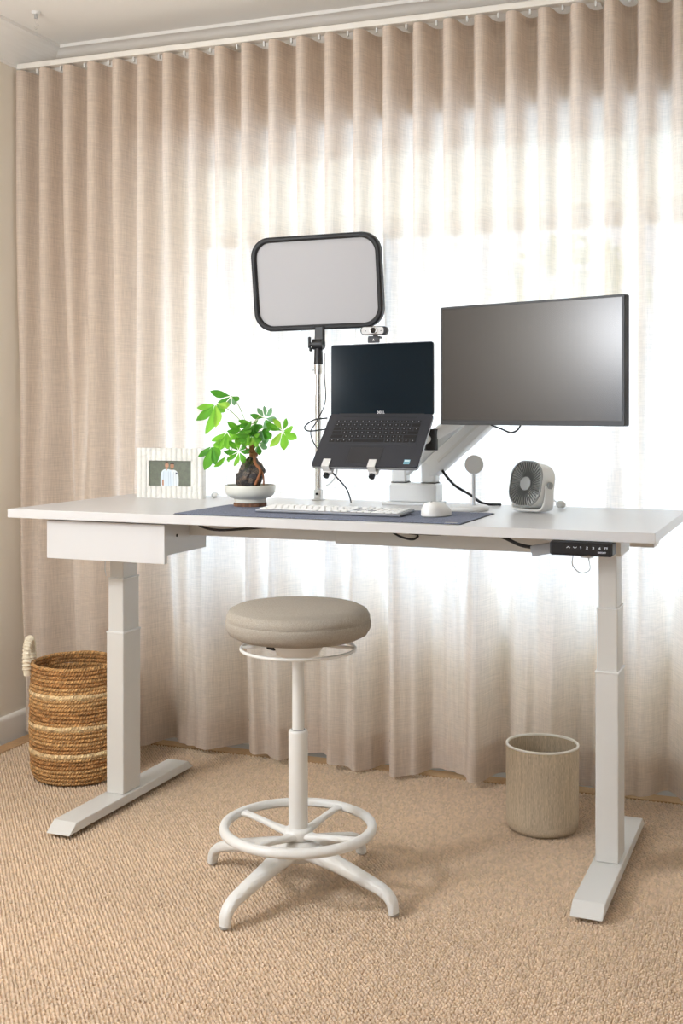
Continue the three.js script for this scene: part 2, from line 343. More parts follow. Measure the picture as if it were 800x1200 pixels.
// ---------------------------------------------------------------- sit-stand desk
const TOP = 0.882;
const desk = thing('standing_desk', 'white height adjustable standing desk with two telescopic legs and a drawer', 'desk', [-1.185, 0, -3.13], deg(-1.2));
{
  part('tabletop', box(1.8, 0.025, 0.675, 0, TOP - 0.0125, -0.0125, 0.0015), M.laminate, desk);
  for (const x of [0.757, -0.672]) {
    const prof = new THREE.Shape(); prof.moveTo(-0.335, 0.01); prof.lineTo(0.35, 0.01); prof.lineTo(0.315, 0.036); prof.lineTo(-0.30, 0.036);
    const foot = extrude(prof, 0.075, 0.0025).translate(0, 0, -0.0375).rotateY(-Math.PI / 2).translate(x, 0, 0.055);
    const f = part('foot', foot, M.powder, desk);
    for (const z of [0.36, -0.24]) part('glide', cyl(0.014, 0.014, 0.012, x, 0.0005, z), M.blackMatte, f);
    const zc = 0.075;
    const leg = part('leg', box(0.058, 0.476, 0.096, x, 0.036 + 0.238, zc, 0.004, 3), M.powder, desk);
    part('leg_stage', box(0.052, 0.2, 0.088, x, 0.57, zc, 0.004, 3), M.powder, leg);
    part('leg_stage', box(0.046, 0.24, 0.080, x, 0.73, zc, 0.004, 3), M.powder, leg);
    part('leg_collar', box(0.0605, 0.006, 0.0985, x, 0.510, zc, 0.002), M.whitePlastic, leg);
    part('leg_collar', box(0.054, 0.004, 0.090, x, 0.668, zc, 0.0015), M.whitePlastic, leg);
    part('side_bracket', [box(0.05, 0.012, 0.5, x, TOP - 0.031, 0.0, 0.002), box(0.075, 0.05, 0.14, x, TOP - 0.055, zc, 0.003)], M.powder, desk);
  }
  for (const z of [0.135, -0.02]) { part('frame_rail', box(0.74, 0.045, 0.03, -0.32, TOP - 0.05, z, 0.002), M.powder, desk); part('frame_rail', box(0.72, 0.052, 0.036, 0.40, TOP - 0.052, z, 0.002), M.powder, desk); }
  part('end_bracket', [box(0.06, 0.028, 0.09, 0.845, TOP - 0.04, 0.1, 0.002)], M.powder, desk);
  // control box with its print
  const face = canvasTex(512, 128, (c, w, h) => {
    c.fillStyle = '#0e1018'; c.fillRect(0, 0, w, h); c.strokeStyle = c.fillStyle = '#dfe3ea'; c.lineWidth = 5;
    c.beginPath(); c.moveTo(132, 58); c.lineTo(148, 44); c.lineTo(164, 58); c.stroke();
    c.beginPath(); c.moveTo(190, 44); c.lineTo(206, 58); c.lineTo(222, 44); c.stroke();
    c.font = 'bold 34px sans-serif'; c.textAlign = 'center'; ['1', '2', '3', '4'].forEach((t, i) => c.fillText(t, 255 + i * 54, 62));
    c.lineWidth = 4; c.beginPath(); c.moveTo(456, 40); c.lineTo(486, 40); c.moveTo(463, 40); c.lineTo(463, 60); c.moveTo(480, 40); c.lineTo(480, 60); c.stroke();
    c.font = 'bold 24px sans-serif'; c.fillText('DESKY', 436, 104);
  });
  const ctl = part('control_panel', extrude(roundRect(0.146, 0.033, 0.006, 0, 0), 0.05, 0.002).translate(0.732, TOP - 0.0425, 0.285), M.black, desk);
  ctl.userData.label = 'black touch control panel with white arrows and numerals';
  part('panel_print', new THREE.PlaneGeometry(0.138, 0.028).translate(0.732, TOP - 0.0425, 0.3354), mat(0xffffff, 0.25, { map: face }), ctl);
  part('grommet', cyl(0.016, 0.016, 0.01, 0.738, TOP - 0.067, 0.29, 24), M.steel, ctl);
  part('panel_wire', tube([[0.708, TOP - 0.058, 0.3], [0.706, TOP - 0.085, 0.3], [0.725, TOP - 0.103, 0.3], [0.746, TOP - 0.095, 0.3], [0.744, TOP - 0.075, 0.295], [0.741, TOP - 0.064, 0.29]], 0.0012, 40, 6), M.steel, ctl);
  // drawer
  const x0 = -0.785, x1 = -0.402, zf = 0.298;
  const dr = part('drawer', [
    span(x0 + 0.006, x0 + 0.018, 0.765, 0.85, zf - 0.25, zf - 0.016), span(x1 - 0.02, x1 - 0.008, 0.765, 0.85, zf - 0.25, zf - 0.016),
    span(x0 + 0.018, x1 - 0.02, 0.765, 0.773, zf - 0.25, zf - 0.016), span(x0 + 0.018, x1 - 0.02, 0.773, 0.85, zf - 0.25, zf - 0.24),
  ], M.laminate, desk);
  part('drawer_front', box(x1 - x0, 0.108, 0.016, (x0 + x1) / 2, 0.798, zf - 0.008, 0.0015), M.laminate, dr);
  for (const x of [x0 + 0.017, x1 - 0.017]) part('drawer_runner', box(0.026, 0.007, 0.21, x, 0.8535, zf - 0.135, 0.001), M.steel, dr);
  for (const z of [-0.08, -0.2]) part('screw_cap', new THREE.CylinderGeometry(0.004, 0.004, 0.003, 16).rotateZ(Math.PI / 2).translate(x1 - 0.0075, 0.815, zf + z), M.blackMatte, dr);
  // cables tied up under the top
  const U = TOP - 0.03;
  part('desk_cable', tube([[-0.36, U, 0.2], [-0.33, U - 0.012, 0.21], [-0.28, U - 0.018, 0.21], [-0.2, U - 0.012, 0.2], [-0.1, U - 0.003, 0.19], [0.1, U - 0.004, 0.18], [0.2, U - 0.003, 0.18]], 0.0035, 60, 8), M.cable, desk);
  part('desk_cable', tube([[0.2, U, 0.18], [0.24, U - 0.016, 0.2], [0.275, U - 0.022, 0.2], [0.29, U - 0.01, 0.2], [0.265, U - 0.006, 0.2], [0.33, U - 0.008, 0.19], [0.42, U - 0.002, 0.19]], 0.003, 60, 8), M.cable, desk);
  part('desk_cable', tube([[0.42, U, 0.19], [0.5, U - 0.004, 0.2], [0.56, U - 0.022, 0.22], [0.6, U - 0.028, 0.22]], 0.0045, 40, 8), M.cable, desk);
  for (const [x, z] of [[-0.29, 0.2], [0.08, 0.18], [0.36, 0.19]]) part('cable_clip', box(0.009, 0.01, 0.012, x, U, z), M.whitePlastic, desk);
  part('power_adapter', box(0.055, 0.026, 0.03, 0, 0, 0, 0.003).rotateZ(deg(12)).translate(0.618, U - 0.03, 0.22), mat(lin('#a9acb0'), 0.5), desk);
  part('leg_wire', tube([[-0.70, 0.74, 0.125], [-0.703, 0.70, 0.128], [-0.699, 0.675, 0.127]], 0.0015, 16, 6), M.whiteCable, desk);
}

// ---------------------------------------------------------------- stool
{
  const st = thing('drafting_stool', 'round stool with a grey beige fabric seat on a white four leg base', 'stool', [-1.123, 0, -2.66]);
  const fabric = dataTex(512, 512, (x, y) => { const k = 0.78 + 0.42 * (0.5 * hash(x >> 1, y >> 1, 41) + 0.25 * noise2(x / 12, y / 1.5, 42, 42, 341) + 0.25 * noise2(x / 1.5, y / 12, 43, 341, 42)); return [170 * k, 161 * k, 148 * k]; });
  const fb = dataTex(512, 512, (x, y) => 255 * hash(x >> 1, y >> 1, 44), false);
  for (const t of [fabric, fb]) t.repeat.set(2.4, 2.4);
  const fm = mat(0xffffff, 0.95, { map: fabric, bumpMap: fb, bumpScale: 0.0004 });
  const seat = part('seat', planarUV(lathe([[0, 0.612], [0.12, 0.610], [0.15, 0.613], [0.168, 0.622], [0.176, 0.636], [0.1772, 0.648], [0.1755, 0.655], [0.1735, 0.6565], [0.1750, 0.658], [0.1745, 0.667], [0.167, 0.679], [0.150, 0.687], [0.12, 0.6915], [0.06, 0.6935], [0, 0.694]], 96), 'x', 'z', 4), fm, st);
  { const g = seat.geometry, p = g.attributes.position, uv = g.attributes.uv; for (let i = 0; i < p.count; i++) { const r = Math.hypot(p.getX(i), p.getZ(i)); if (r > 0.16) { const a = Math.atan2(p.getZ(i), p.getX(i)); uv.setXY(i, p.getX(i) * 4 + Math.cos(a) * (p.getY(i) - 0.66) * 2, p.getZ(i) * 4 + Math.sin(a) * (p.getY(i) - 0.66) * 2 + p.getY(i) * 3); } } }
  part('seam', new THREE.TorusGeometry(0.1742, 0.0012, 6, 128).rotateX(Math.PI / 2).translate(0, 0.6567, 0), fm, seat);
  part('seat_pan', lathe([[0, 0.560], [0.03, 0.561], [0.05, 0.570], [0.062, 0.590], [0.066, 0.613], [0, 0.613]], 64), M.warmWhite, st);
  const lever = part('lever_ring', new THREE.TorusGeometry(0.1385, 0.0042, 10, 120).rotateX(Math.PI / 2).translate(0, 0.584, 0), M.warmWhite, st);
  for (const a of [200, 20]) part('lever_arm', rodBetween(V(0.055 * Math.cos(deg(a)), 0.592, -0.055 * Math.sin(deg(a))), V(0.138 * Math.cos(deg(a)), 0.584, -0.138 * Math.sin(deg(a))), 0.0042), M.warmWhite, lever);
  part('lever_hinge', box(0.03, 0.012, 0.016, 0, 0, 0, 0.002).rotateY(deg(-30)).translate(-0.055, 0.588, 0.03), M.blackMatte, lever);
  part('upper_post', cyl(0.0145, 0.0145, 0.20, 0, 0.37, 0), M.warmWhite, st);
  const col = part('lower_post', lathe([[0, 0.13], [0.0235, 0.13], [0.0235, 0.380], [0.022, 0.385], [0.015, 0.386], [0, 0.386]], 48), M.warmWhite, st);
  part('post_seam', new THREE.TorusGeometry(0.0155, 0.0012, 8, 40).rotateX(Math.PI / 2).translate(0, 0.3865, 0), mat(lin('#8e8c88'), 0.5), col);
  const ring = part('foot_ring', lathe([[0.169, 0.146], [0.173, 0.141], [0.184, 0.139], [0.190, 0.143], [0.1915, 0.150], [0.189, 0.158], [0.181, 0.162], [0.172, 0.161], [0.1685, 0.154], [0.169, 0.146]], 120), M.warmWhite, st);
  part('ring_hub', lathe([[0, 0.118], [0.03, 0.118], [0.036, 0.128], [0.034, 0.142], [0.027, 0.150], [0, 0.150]], 48), M.warmWhite, ring);
  const hub = part('base_hub', lathe([[0, 0.066], [0.02, 0.066], [0.04, 0.074], [0.055, 0.09], [0.052, 0.112], [0.036, 0.121], [0, 0.121]], 48), M.warmWhite, st);
  hub.userData.label = 'white rounded hub';
  for (const a of [14, 104, 194, 284]) {
    const c = Math.cos(deg(a)), s = Math.sin(deg(a)), P = (r, y) => [r * c, y, r * s];
    part('spoke', sweep([{ p: P(0.02, 0.133), w: 0.044, h: 0.018 }, { p: P(0.05, 0.134), w: 0.026, h: 0.016 }, { p: P(0.1, 0.142), w: 0.017, h: 0.014 }, { p: P(0.15, 0.149), w: 0.019, h: 0.013 }, { p: P(0.176, 0.151), w: 0.036, h: 0.012 }], V(0, 1, 0), 16, 2.4), M.warmWhite, ring);
    part('leg', sweep([{ p: P(0.01, 0.1), w: 0.075, h: 0.034 }, { p: P(0.06, 0.094), w: 0.06, h: 0.034 }, { p: P(0.13, 0.08), w: 0.042, h: 0.031 }, { p: P(0.2, 0.063), w: 0.036, h: 0.028 }, { p: P(0.245, 0.05), w: 0.032, h: 0.026 }, { p: P(0.268, 0.032), w: 0.030, h: 0.022 }, { p: P(0.275, 0.004), w: 0.028, h: 0.019 }], V(0, 1, 0), 18, 2.8, 5), M.warmWhite, st);
    part('leg_glide', cyl(0.0095, 0.011, 0.004, ...P(0.275, 0)), mat(lin('#b9b5ae'), 0.6), st);
  }
}

// ---------------------------------------------------------------- woven basket
{
  const b = thing('woven_basket', 'tall round seagrass basket with pale stripes and rope handles beside the desk leg', 'basket', [-2.137, 0.002, -3.245]);
  const rope = (base, seed) => dataTex(512, 64, (x, y) => { const t = (x / 16 + y / 21.33), n = noise2(x / 3, y / 3, seed, 171, 22), id = hash(Math.floor(mod(t, 32)), 0, seed), k = (0.8 + 0.26 * id) * (0.84 + 0.28 * n); return base.map((v) => v * k); });
  const ropeBump = dataTex(512, 64, (x, y) => { const f = Math.abs(mod(x / 16 + y / 21.33, 1) - 0.5) * 2; return 255 * (1 - f ** 2.5); }, false);
  ropeBump.repeat.set(3, 1);
  const tones = [[226, 172, 110], [214, 158, 98], [236, 184, 122], [204, 148, 90]].map((c, i) => { const t = rope(c, 50 + i); t.repeat.set(3, 1); return mat(0xffffff, 0.8, { map: t, bumpMap: ropeBump, bumpScale: 0.004 }); });
  const paleT = rope([248, 212, 160], 60); paleT.repeat.set(3, 1);
  const pale = mat(0xffffff, 0.85, { map: paleT, bumpMap: ropeBump, bumpScale: 0.002 });
  const H = 0.362, rows = 30, step = H / rows, R = rng(5);
  const radius = (y) => 0.137 + 0.006 * Math.sin(Math.PI * Math.min(1, y / H * 1.02)) - (y < 0.03 ? (0.03 - y) * 0.35 : 0);
  const coil = (r, t, y, h, ph) => {                                // one coil of rope, a little uneven
    const g = new THREE.TorusGeometry(1, 1, 8, 96), p = g.attributes.position;
    for (let j = 0; j <= 8; j++) for (let i = 0; i <= 96; i++) {
      const k = j * 97 + i, u = i / 96 * 2 * Math.PI, v = j / 8 * 2 * Math.PI, w = Math.sin(u * 3 + ph) * 0.0007 + Math.sin(u * 7 + ph * 2) * 0.0006;
      const rr = r + Math.cos(v) * t * (1 + 0.12 * Math.sin(u * 48)) + w;
      p.setXYZ(k, rr * Math.cos(u), y + Math.sin(v) * h + w, rr * Math.sin(u));
    }
    g.computeVertexNormals();
    return g;
  };
  const stripes = new Set([7, 14, 22]);
  for (let k = 0; k < rows; k++) {
    const y = 0.002 + (k + 0.5) * step, s = stripes.has(k);
    const o = part(s ? 'pale_coil' : 'coil', coil(radius(y), s ? 0.0085 : 0.0065, y, step * (s ? 0.92 : 0.56), k * 1.7), s ? pale : tones[Math.floor(R() * 4)], b);
    o.rotation.y = R() * 6;
    if (s) o.userData.label = 'pale braided stripe';
  }
  part('bottom', lathe([[0, 0.003], [0.128, 0.002], [0.13, 0.012], [0, 0.012]], 64), tones[1], b);
  const hm = mat(lin('#efe3cb'), 0.9);
  for (const a of [203, 16]) {
    const c = Math.cos(deg(a)), s = -Math.sin(deg(a)), r = 0.147, q = (dt, y, out = 0) => V((r + out) * c - s * dt, y, (r + out) * s + c * dt);
    const g = tube([q(-0.042, 0.325), q(-0.043, 0.362, 0.003), q(-0.034, 0.402, 0.004), q(-0.012, 0.425, 0.003), q(0.012, 0.425, 0.003), q(0.034, 0.402, 0.004), q(0.043, 0.362, 0.003), q(0.042, 0.325)], 0.0122, 64, 10);
    const h = part('handle', g, hm, b); h.userData.label = 'cream wrapped rope handle';
    part('wrap', Array.from({ length: 22 }, (_, i) => { const t = 0.08 + i / 21 * 0.84, cu = g.parameters.path; return new THREE.TorusGeometry(0.0122, 0.0026, 6, 16).applyQuaternion(new THREE.Quaternion().setFromUnitVectors(V(0, 0, 1), cu.getTangent(t))).translate(...cu.getPoint(t).toArray()); }), hm, h);
  }
}

// ---------------------------------------------------------------- waste bin
{
  const t = dataTex(512, 512, (x, y) => { const k = 0.84 + 0.16 * hash(x >> 1, y >> 1, 71) + 0.12 * noise2(x / 3, y / 14, 72, 170, 36); return [202 * k, 184 * k, 158 * k]; });
  t.repeat.set(3, 1);
  const felt = mat(0xffffff, 0.95, { map: t });
  const b = thing('waste_bin', 'round beige felt waste bin with a pale rim standing by the desk leg', 'bin', [-0.651, 0, -3.29]);
  part('body', lathe([[0, 0.0], [0.085, 0.0], [0.094, 0.004], [0.0985, 0.014], [0.1, 0.03], [0.1005, 0.232], [0.0955, 0.232], [0.095, 0.02], [0.085, 0.008], [0, 0.008]], 96), felt, b);
  part('rim', lathe([[0.0945, 0.2305], [0.1012, 0.2305], [0.1014, 0.2345], [0.1, 0.236], [0.0958, 0.236], [0.0944, 0.2345], [0.0945, 0.2305]], 96), mat(lin('#f4eee2'), 0.8), b);
}

// ---------------------------------------------------------------- desk mat, keyboard, mouse
{
  const t = dataTex(512, 512, (x, y) => { const k = 0.7 + 0.45 * hash(x >> 1, y >> 1, 81) + 0.25 * noise2(x / 5, y / 5, 82, 102, 102); return [112 * k, 118 * k, 136 * k]; });
  t.repeat.set(5, 5);
  const mt = thing('desk_mat', 'charcoal blue felt desk mat with a dark edge', 'desk mat', [-1.157, TOP, -2.99], deg(-1.0));
  part('felt', planarUV(box(0.80, 0.0028, 0.325, 0, 0.0016, 0, 0.0008)), mat(0xffffff, 1, { map: t }), mt);
  part('backing', box(0.804, 0.0012, 0.329, 0, 0.0006, 0, 0.0004), M.blackMatte, mt);
  part('corner_tab', box(0.03, 0.0008, 0.012, 0.372, 0.0032, 0.148, 0.0003), mat(lin('#b9b6b2'), 0.6), mt);
}
const MAT = TOP + 0.003;
{
  const kb = thing('keyboard', 'slim full size silver keyboard with white keys', 'keyboard', [-1.155, MAT, -2.985], deg(-2.2));
  part('case', box(0.42, 0.008, 0.114, 0, 0, 0, 0.003).rotateX(deg(2.5)).translate(0, 0.0075, 0), mat(lin('#8b8d92'), 0.45, { metalness: 0.3 }), kb);
  const key = mat(lin('#f3f3f2'), 0.45), geos = {}, dx = 0.0192;
  const rows = [[...Array(14).fill(1), 0.5, 1, 1, 1, 0.5, 1, 1, 1, 1], [...Array(13).fill(1), 1.5, 0.4, 1, 1, 1, 0.1, 1, 1, 1, 1], [1.5, ...Array(12).fill(1), 1, 0.4, 1, 1, 1, 0.1, 1, 1, 1, 1], [1.75, ...Array(11).fill(1), 1.75, 3.5, 1, 1, 1, 1], [2.25, ...Array(10).fill(1), 2.25, 1.4, 1, 1.1, 1, 1, 1, 1], [1.25, 1, 1.25, 5.5, 1.25, 1, 1.25, 1, 0.4, 1, 1, 1, 0.1, 2, 1, 1]];
  rows.forEach((row, j) => {
    const total = row.reduce((a, c) => a + c, 0), u = 0.404 / total; let x = -0.202;
    row.forEach((w, i) => {
      const gap = (j === 0 && w === 0.5) || w === 0.4 || w === 0.1 || w === 3.5 || w === 1.4 || w === 1.1;
      if (!gap) {
        const ww = w * u - 0.0034, kk = ww.toFixed(4);
        geos[kk] ??= box(ww, 0.003, 0.0136, 0, 0, 0, 0.0012, 1);
        const o = part('key', geos[kk], key, kb), z = -0.0445 + j * 0.0176; o.position.set(x + w * u / 2, 0.0125 - z * 0.0437, z); o.rotation.x = deg(2.5);
      }
      x += w * u;
    });
  });
  const ms = thing('computer_mouse', 'white wireless computer mouse on the desk mat', 'mouse', [-0.872, MAT, -2.995], deg(-14));
  const g = new THREE.SphereGeometry(1, 48, 24), p = g.attributes.position;
  for (let i = 0; i < p.count; i++) { let x = p.getX(i), y = p.getY(i), z = p.getZ(i); const hgt = y > 0 ? 0.034 * (1 - 0.25 * z) * Math.sqrt(y) * (y ** 0.25) : 0.004 * y; p.setXYZ(i, Math.sign(x) * Math.abs(x) ** 0.8 * 0.033 * (1 - 0.1 * z * z), hgt + 0.004, Math.sign(z) * Math.abs(z) ** 0.85 * -0.052); }
  g.computeVertexNormals();
  part('shell', g, mat(lin('#eeedea'), 0.32), ms);
  part('scroll_wheel', new THREE.TorusGeometry(0.006, 0.0028, 8, 20).rotateY(Math.PI / 2).translate(0, 0.0318, 0.024), mat(lin('#a7a7a6'), 0.5), ms);
  part('skirt', new THREE.CylinderGeometry(1, 0.97, 0.004, 48).scale(0.0325, 1, 0.051).translate(0, 0.0022, 0), mat(lin('#9a9a99'), 0.5), ms);
}

// ---------------------------------------------------------------- marble picture frame
{
  const marble = dataTex(512, 512, (x, y) => { const w = noise2(x / 60, y / 60, 91, 9, 9) * 40, v = Math.abs(noise2((x + w) / 90, (y + 2 * w) / 40, 92, 6, 13) - 0.5) * 2, k = 0.965 + 0.035 * Math.min(1, v * 3) - 0.03 * noise2(x / 9, y / 9, 93, 57, 57); return [248 * k, 247 * k, 242 * k]; });
  marble.repeat.set(3, 3);
  const mm = mat(0xffffff, 0.4, { map: marble });
  const f = thing('picture_frame', 'fluted white marble picture frame holding a photograph of two people', 'picture frame', [-1.866, TOP, -3.36], deg(2));
  const W = 0.236, H = 0.16, o = { w: 0.15, h: 0.082, y: 0.079 }, n = 13;
  const back = extrude((() => { const s = roundRect(W, H, 0.002, 0, H / 2); s.holes.push(roundRect(o.w, o.h, 0.001, 0, o.y, THREE.Path)); return s; })(), 0.022, 0.001);
  const body = part('frame_body', planarUV(back.translate(0, 0, -0.022), 'x', 'y'), mm, f);
  for (let i = 0; i < n; i++) {                                     // half round flutes, cut away round the opening
    const x = -W / 2 + (i + 0.5) * W / n, r = W / n / 2, half = (y0, y1) => planarUV(new THREE.CylinderGeometry(r, r, y1 - y0, 12, 1, false, -Math.PI / 2, Math.PI).scale(1, 1, 0.75).translate(x, (y0 + y1) / 2, 0), 'x', 'y');
    const inside = Math.abs(x) < o.w / 2 + r * 0.2;
    part('flute', inside ? half(0, o.y - o.h / 2) : half(0, H), mm, body);
    if (inside) part('flute', half(o.y + o.h / 2, H), mm, body);
  }
  const print = canvasTex(512, 280, (c, w, h) => {
    c.fillStyle = '#6f7668'; c.fillRect(0, 0, w, h);
    const R = rng(8); for (let i = 0; i < 900; i++) { c.fillStyle = ['#6a7063', '#78806f', '#737a6d', '#666d61'][i % 4]; c.globalAlpha = 0.35; c.beginPath(); c.ellipse(R() * w, R() * h, 8 + R() * 26, 5 + R() * 16, R() * 3, 0, 7); c.fill(); } c.globalAlpha = 1;
    const man = (x, y, skin, hair, shirt, s) => {
      c.fillStyle = shirt; c.beginPath(); c.moveTo(x - 62 * s, h); c.bezierCurveTo(x - 66 * s, y + 120, x - 64 * s, y + 66, x - 20 * s, y + 52); c.lineTo(x + 20 * s, y + 52); c.bezierCurveTo(x + 64 * s, y + 64, x + 66 * s, y + 120, x + 60 * s, h); c.fill();
      c.fillStyle = skin; c.beginPath(); c.moveTo(x - 14, y + 30); c.lineTo(x + 14, y + 30); c.lineTo(x, y + 70); c.fill();
      c.beginPath(); c.ellipse(x, y + 12, 22, 29, 0, 0, 7); c.fill();
      c.fillStyle = hair; c.beginPath(); c.ellipse(x, y - 8, 24, 18, 0, Math.PI, 0); c.fill(); c.beginPath(); c.ellipse(x, y + 34, 14, 9, 0, 0, Math.PI); c.fill();
      c.strokeStyle = 'rgba(120,140,165,0.6)'; c.lineWidth = 3; for (const k of [-30, -8, 16, 34]) { c.beginPath(); c.moveTo(x + k * s, y + 75); c.lineTo(x + k * s * 1.15, h); c.stroke(); }
    };
    man(276, 52, '#b98868', '#3a2c25', '#e6eef3', 1.25); man(214, 46, '#c9977a', '#5a4236', '#d9e6f1', 1.2);
    c.fillStyle = '#c08f72'; c.fillRect(158, 208, 20, 60); c.fillStyle = '#26304e'; c.fillRect(318, 132, 20, 16);
  });
  part('photo_print', new THREE.PlaneGeometry(o.w + 0.004, o.h + 0.004).translate(0, o.y, -0.006), mat(0xffffff, 0.35, { map: print }), f);
  part('backing_board', box(o.w + 0.01, o.h + 0.01, 0.012, 0, o.y, -0.0135, 0.001), M.blackMatte, f);
  part('easel', box(0.05, 0.12, 0.004, 0, 0, 0, 0.001).rotateX(deg(-22)).translate(0, 0.0575, -0.046), M.blackMatte, f);
}

// ---------------------------------------------------------------- bonsai on its coaster
{
  const PX = -1.473, PZ = -3.13;
  const c = thing('coaster', 'brown wooden coaster under the plant pot', 'coaster', [PX, MAT, PZ]);
  const wood = dataTex(256, 64, (x, y) => { const k = 0.75 + 0.4 * hash(x >> 2, 0, 101) + 0.1 * hash(x, y, 102); return [120 * k, 84 * k, 62 * k]; });
  part('disc', lathe([[0, 0], [0.047, 0], [0.048, 0.001], [0.048, 0.009], [0.047, 0.01], [0, 0.01]], 64), mat(0xffffff, 0.7, { map: wood }), c);
  const Y = MAT + 0.01;
  const pl = thing('bonsai_plant', 'umbrella tree bonsai growing over a dark rock in a white footed bowl', 'plant', [PX, Y, PZ]);
  const pot = part('pot', lathe([[0, 0], [0.045, 0], [0.0462, 0.002], [0.0462, 0.010], [0.0475, 0.0125], [0.058, 0.016], [0.068, 0.023], [0.0725, 0.032], [0.0735, 0.042], [0.0735, 0.050], [0.072, 0.0515], [0.0705, 0.050], [0.069, 0.036], [0.06, 0.026], [0, 0.024]], 80), mat(lin('#e6e6dc'), 0.35), pl);
  part('soil', lathe([[0, 0.046], [0.04, 0.045], [0.0695, 0.0415], [0.069, 0.036], [0, 0.036]], 48), mat(lin('#4a3a30'), 1), pot);
  // the rock
  const rockT = dataTex(256, 256, (x, y) => { const a = noise2(x / 24, y / 24, 111, 11, 11), b = noise2(x / 5, y / 5, 112, 51, 51), k = 0.5 + 0.8 * b; const w = Math.max(0, Math.min(1, (a - 0.35) * 3)); return [(66 + 40 * w) * k, (64 + 26 * w) * k, (66 + 12 * w) * k]; });
  const rg = new THREE.IcosahedronGeometry(1, 14), rp = rg.attributes.position, ruv = rg.attributes.uv;
  for (let i = 0; i < rp.count; i++) {
    const v = V(rp.getX(i), rp.getY(i), rp.getZ(i)), a = Math.atan2(v.z, v.x);
    const ridge = Math.abs(noise2(a * 2.1 + 20, v.y * 2 + 9, 113) - 0.5) * 2, fine = noise2(v.x * 7 + 30, v.y * 7 + v.z * 5 + 30, 114);
    const m = 0.84 + 0.26 * ridge + 0.1 * fine, wide = 0.040 - 0.008 * v.y;
    rp.setXYZ(i, v.x * m * wide + (v.y > 0 ? 0.004 : -0.003), 0.083 + v.y * 0.052 * (0.9 + 0.15 * fine), v.z * m * wide * 0.85);
    ruv.setXY(i, a / 3.1, v.y);
  }
  rg.computeVertexNormals();
  part('rock', toCreasedNormals(rg, deg(35)), mat(0xffffff, 0.55, { map: rockT }), pl);
  const bark = mat(lin('#94603f'), 0.85), green = mat(lin('#7f9a45'), 0.7);
  const L = (px, py, dz = 0) => atZ(px, py, PZ + dz).sub(V(PX, Y, PZ));
  const trunk = part('trunk', [
    tube([L(299, 568, 0.045), L(305, 552, 0.046), L(299, 543, 0.042), L(298, 534, 0.02), L(297, 528, 0.01)], 0.0045, 30, 8),
    tube([L(309, 568, 0.03), L(308, 556, 0.040), L(303, 547, 0.044)], 0.0026, 20, 8),
    tube([L(298, 535, 0.012), L(294, 526, 0.005), L(292, 515, 0), L(289, 503, 0)], 0.0044, 24, 8), tube([L(297, 532, 0.01), L(296, 522, 0.008), L(298, 513, 0.01), L(297, 506, 0.01)], 0.004, 24, 8),
    tube([L(295, 532, 0.012), L(289, 526, 0.015), L(284, 520, 0.02)], 0.003, 16, 8), new THREE.SphereGeometry(0.011, 16, 12).scale(1.2, 0.8, 1).translate(...L(297, 533, 0.012).toArray()),
  ], bark, pl);
  // leaves: one pointed leaflet, bent and slightly folded
  const leafGeo = (() => {
    const g = new THREE.PlaneGeometry(1, 1, 6, 10), p = g.attributes.position;
    for (let i = 0; i < p.count; i++) { const t = p.getY(i) + 0.5, w = 0.44 * Math.sin(Math.PI * Math.min(1, t ** 1.25 * 0.985 + 0.008)) ** 0.9 + 0.012, x = p.getX(i) * w; p.setXYZ(i, x, t, -0.14 * t * t + Math.abs(x) * 0.28); }
    g.computeVertexNormals(); return g;
  })();
  const leafM = ['#62a82c', '#80c438', '#4c9328', '#a0d24a', '#74a070'].map((h) => phys(lin(h), 0.5, { transmission: 0.55, thickness: 0, specularIntensity: 0.5 }));
  const R = rng(23);
  function cluster(px, py, dz, from, n, size, tilt, lo, hi, tone, sizes) {    // leaflets fan out round the end of a stalk
    const o = L(px, py, dz), start = L(...from), midp = start.clone().lerp(o, 0.5).add(V(0, 0.012, 0));
    const stalk = part('stalk', tube([start, midp, o], 0.0011, 20, 6), green, pl);
    for (let k = 0; k < n; k++) {
      const a = deg(lo + (hi - lo) * (n > 1 ? k / (n - (hi - lo >= 350 ? 0 : 1)) : 0) + (R() - 0.5) * 14), dir = V(Math.cos(a), Math.sin(a), 0);
      const out = V(dir.x, dir.y, 0).addScaledVector(V(0, -0.2, 1), tilt * (0.6 + 0.8 * R())).normalize();
      const s = size * 0.0028 * (sizes ? sizes[k % sizes.length] : 0.85 + 0.3 * R());
      const face = V((R() - 0.5) * 0.6 - 0.1, 0.35 + 0.3 * R(), 1), side = out.clone().cross(face).normalize().negate(), nrm = side.clone().cross(out).normalize();
      const m = new THREE.Matrix4().makeBasis(side.multiplyScalar(s), out.clone().multiplyScalar(s), nrm.multiplyScalar(s));
      const lf = new THREE.Mesh(leafGeo, leafM[tone[Math.floor(R() * tone.length)]]); lf.name = 'leaf'; lf.castShadow = lf.receiveShadow = true;
      lf.applyMatrix4(m.setPosition(o.clone().addScaledVector(out, 0.005))); pl.add(lf);
    }
    return stalk;
  }
  cluster(252.5, 473, 0.02, [288, 500, 0], 6, 26, 0.35, -160, -10, [0, 1, 3, 1], [0.7, 0.95, 1.25, 1.05, 0.6, 0.75]);
  cluster(271, 464, -0.02, [289, 498, 0], 5, 13, 0.3, -200, -20, [4, 2, 4], [1.6, 1.1, 0.9, 0.8, 1.0]);
  cluster(310, 490, -0.02, [296, 497, 0], 7, 13, 0.2, -80, 160, [4, 4, 2]);
  cluster(331, 505, 0.02, [298, 510, 0.01], 7, 19, 0.35, -120, 160, [1, 0, 3, 4], [1.0, 1.1, 1.05, 0.9, 0.7, 0.8, 0.9]);
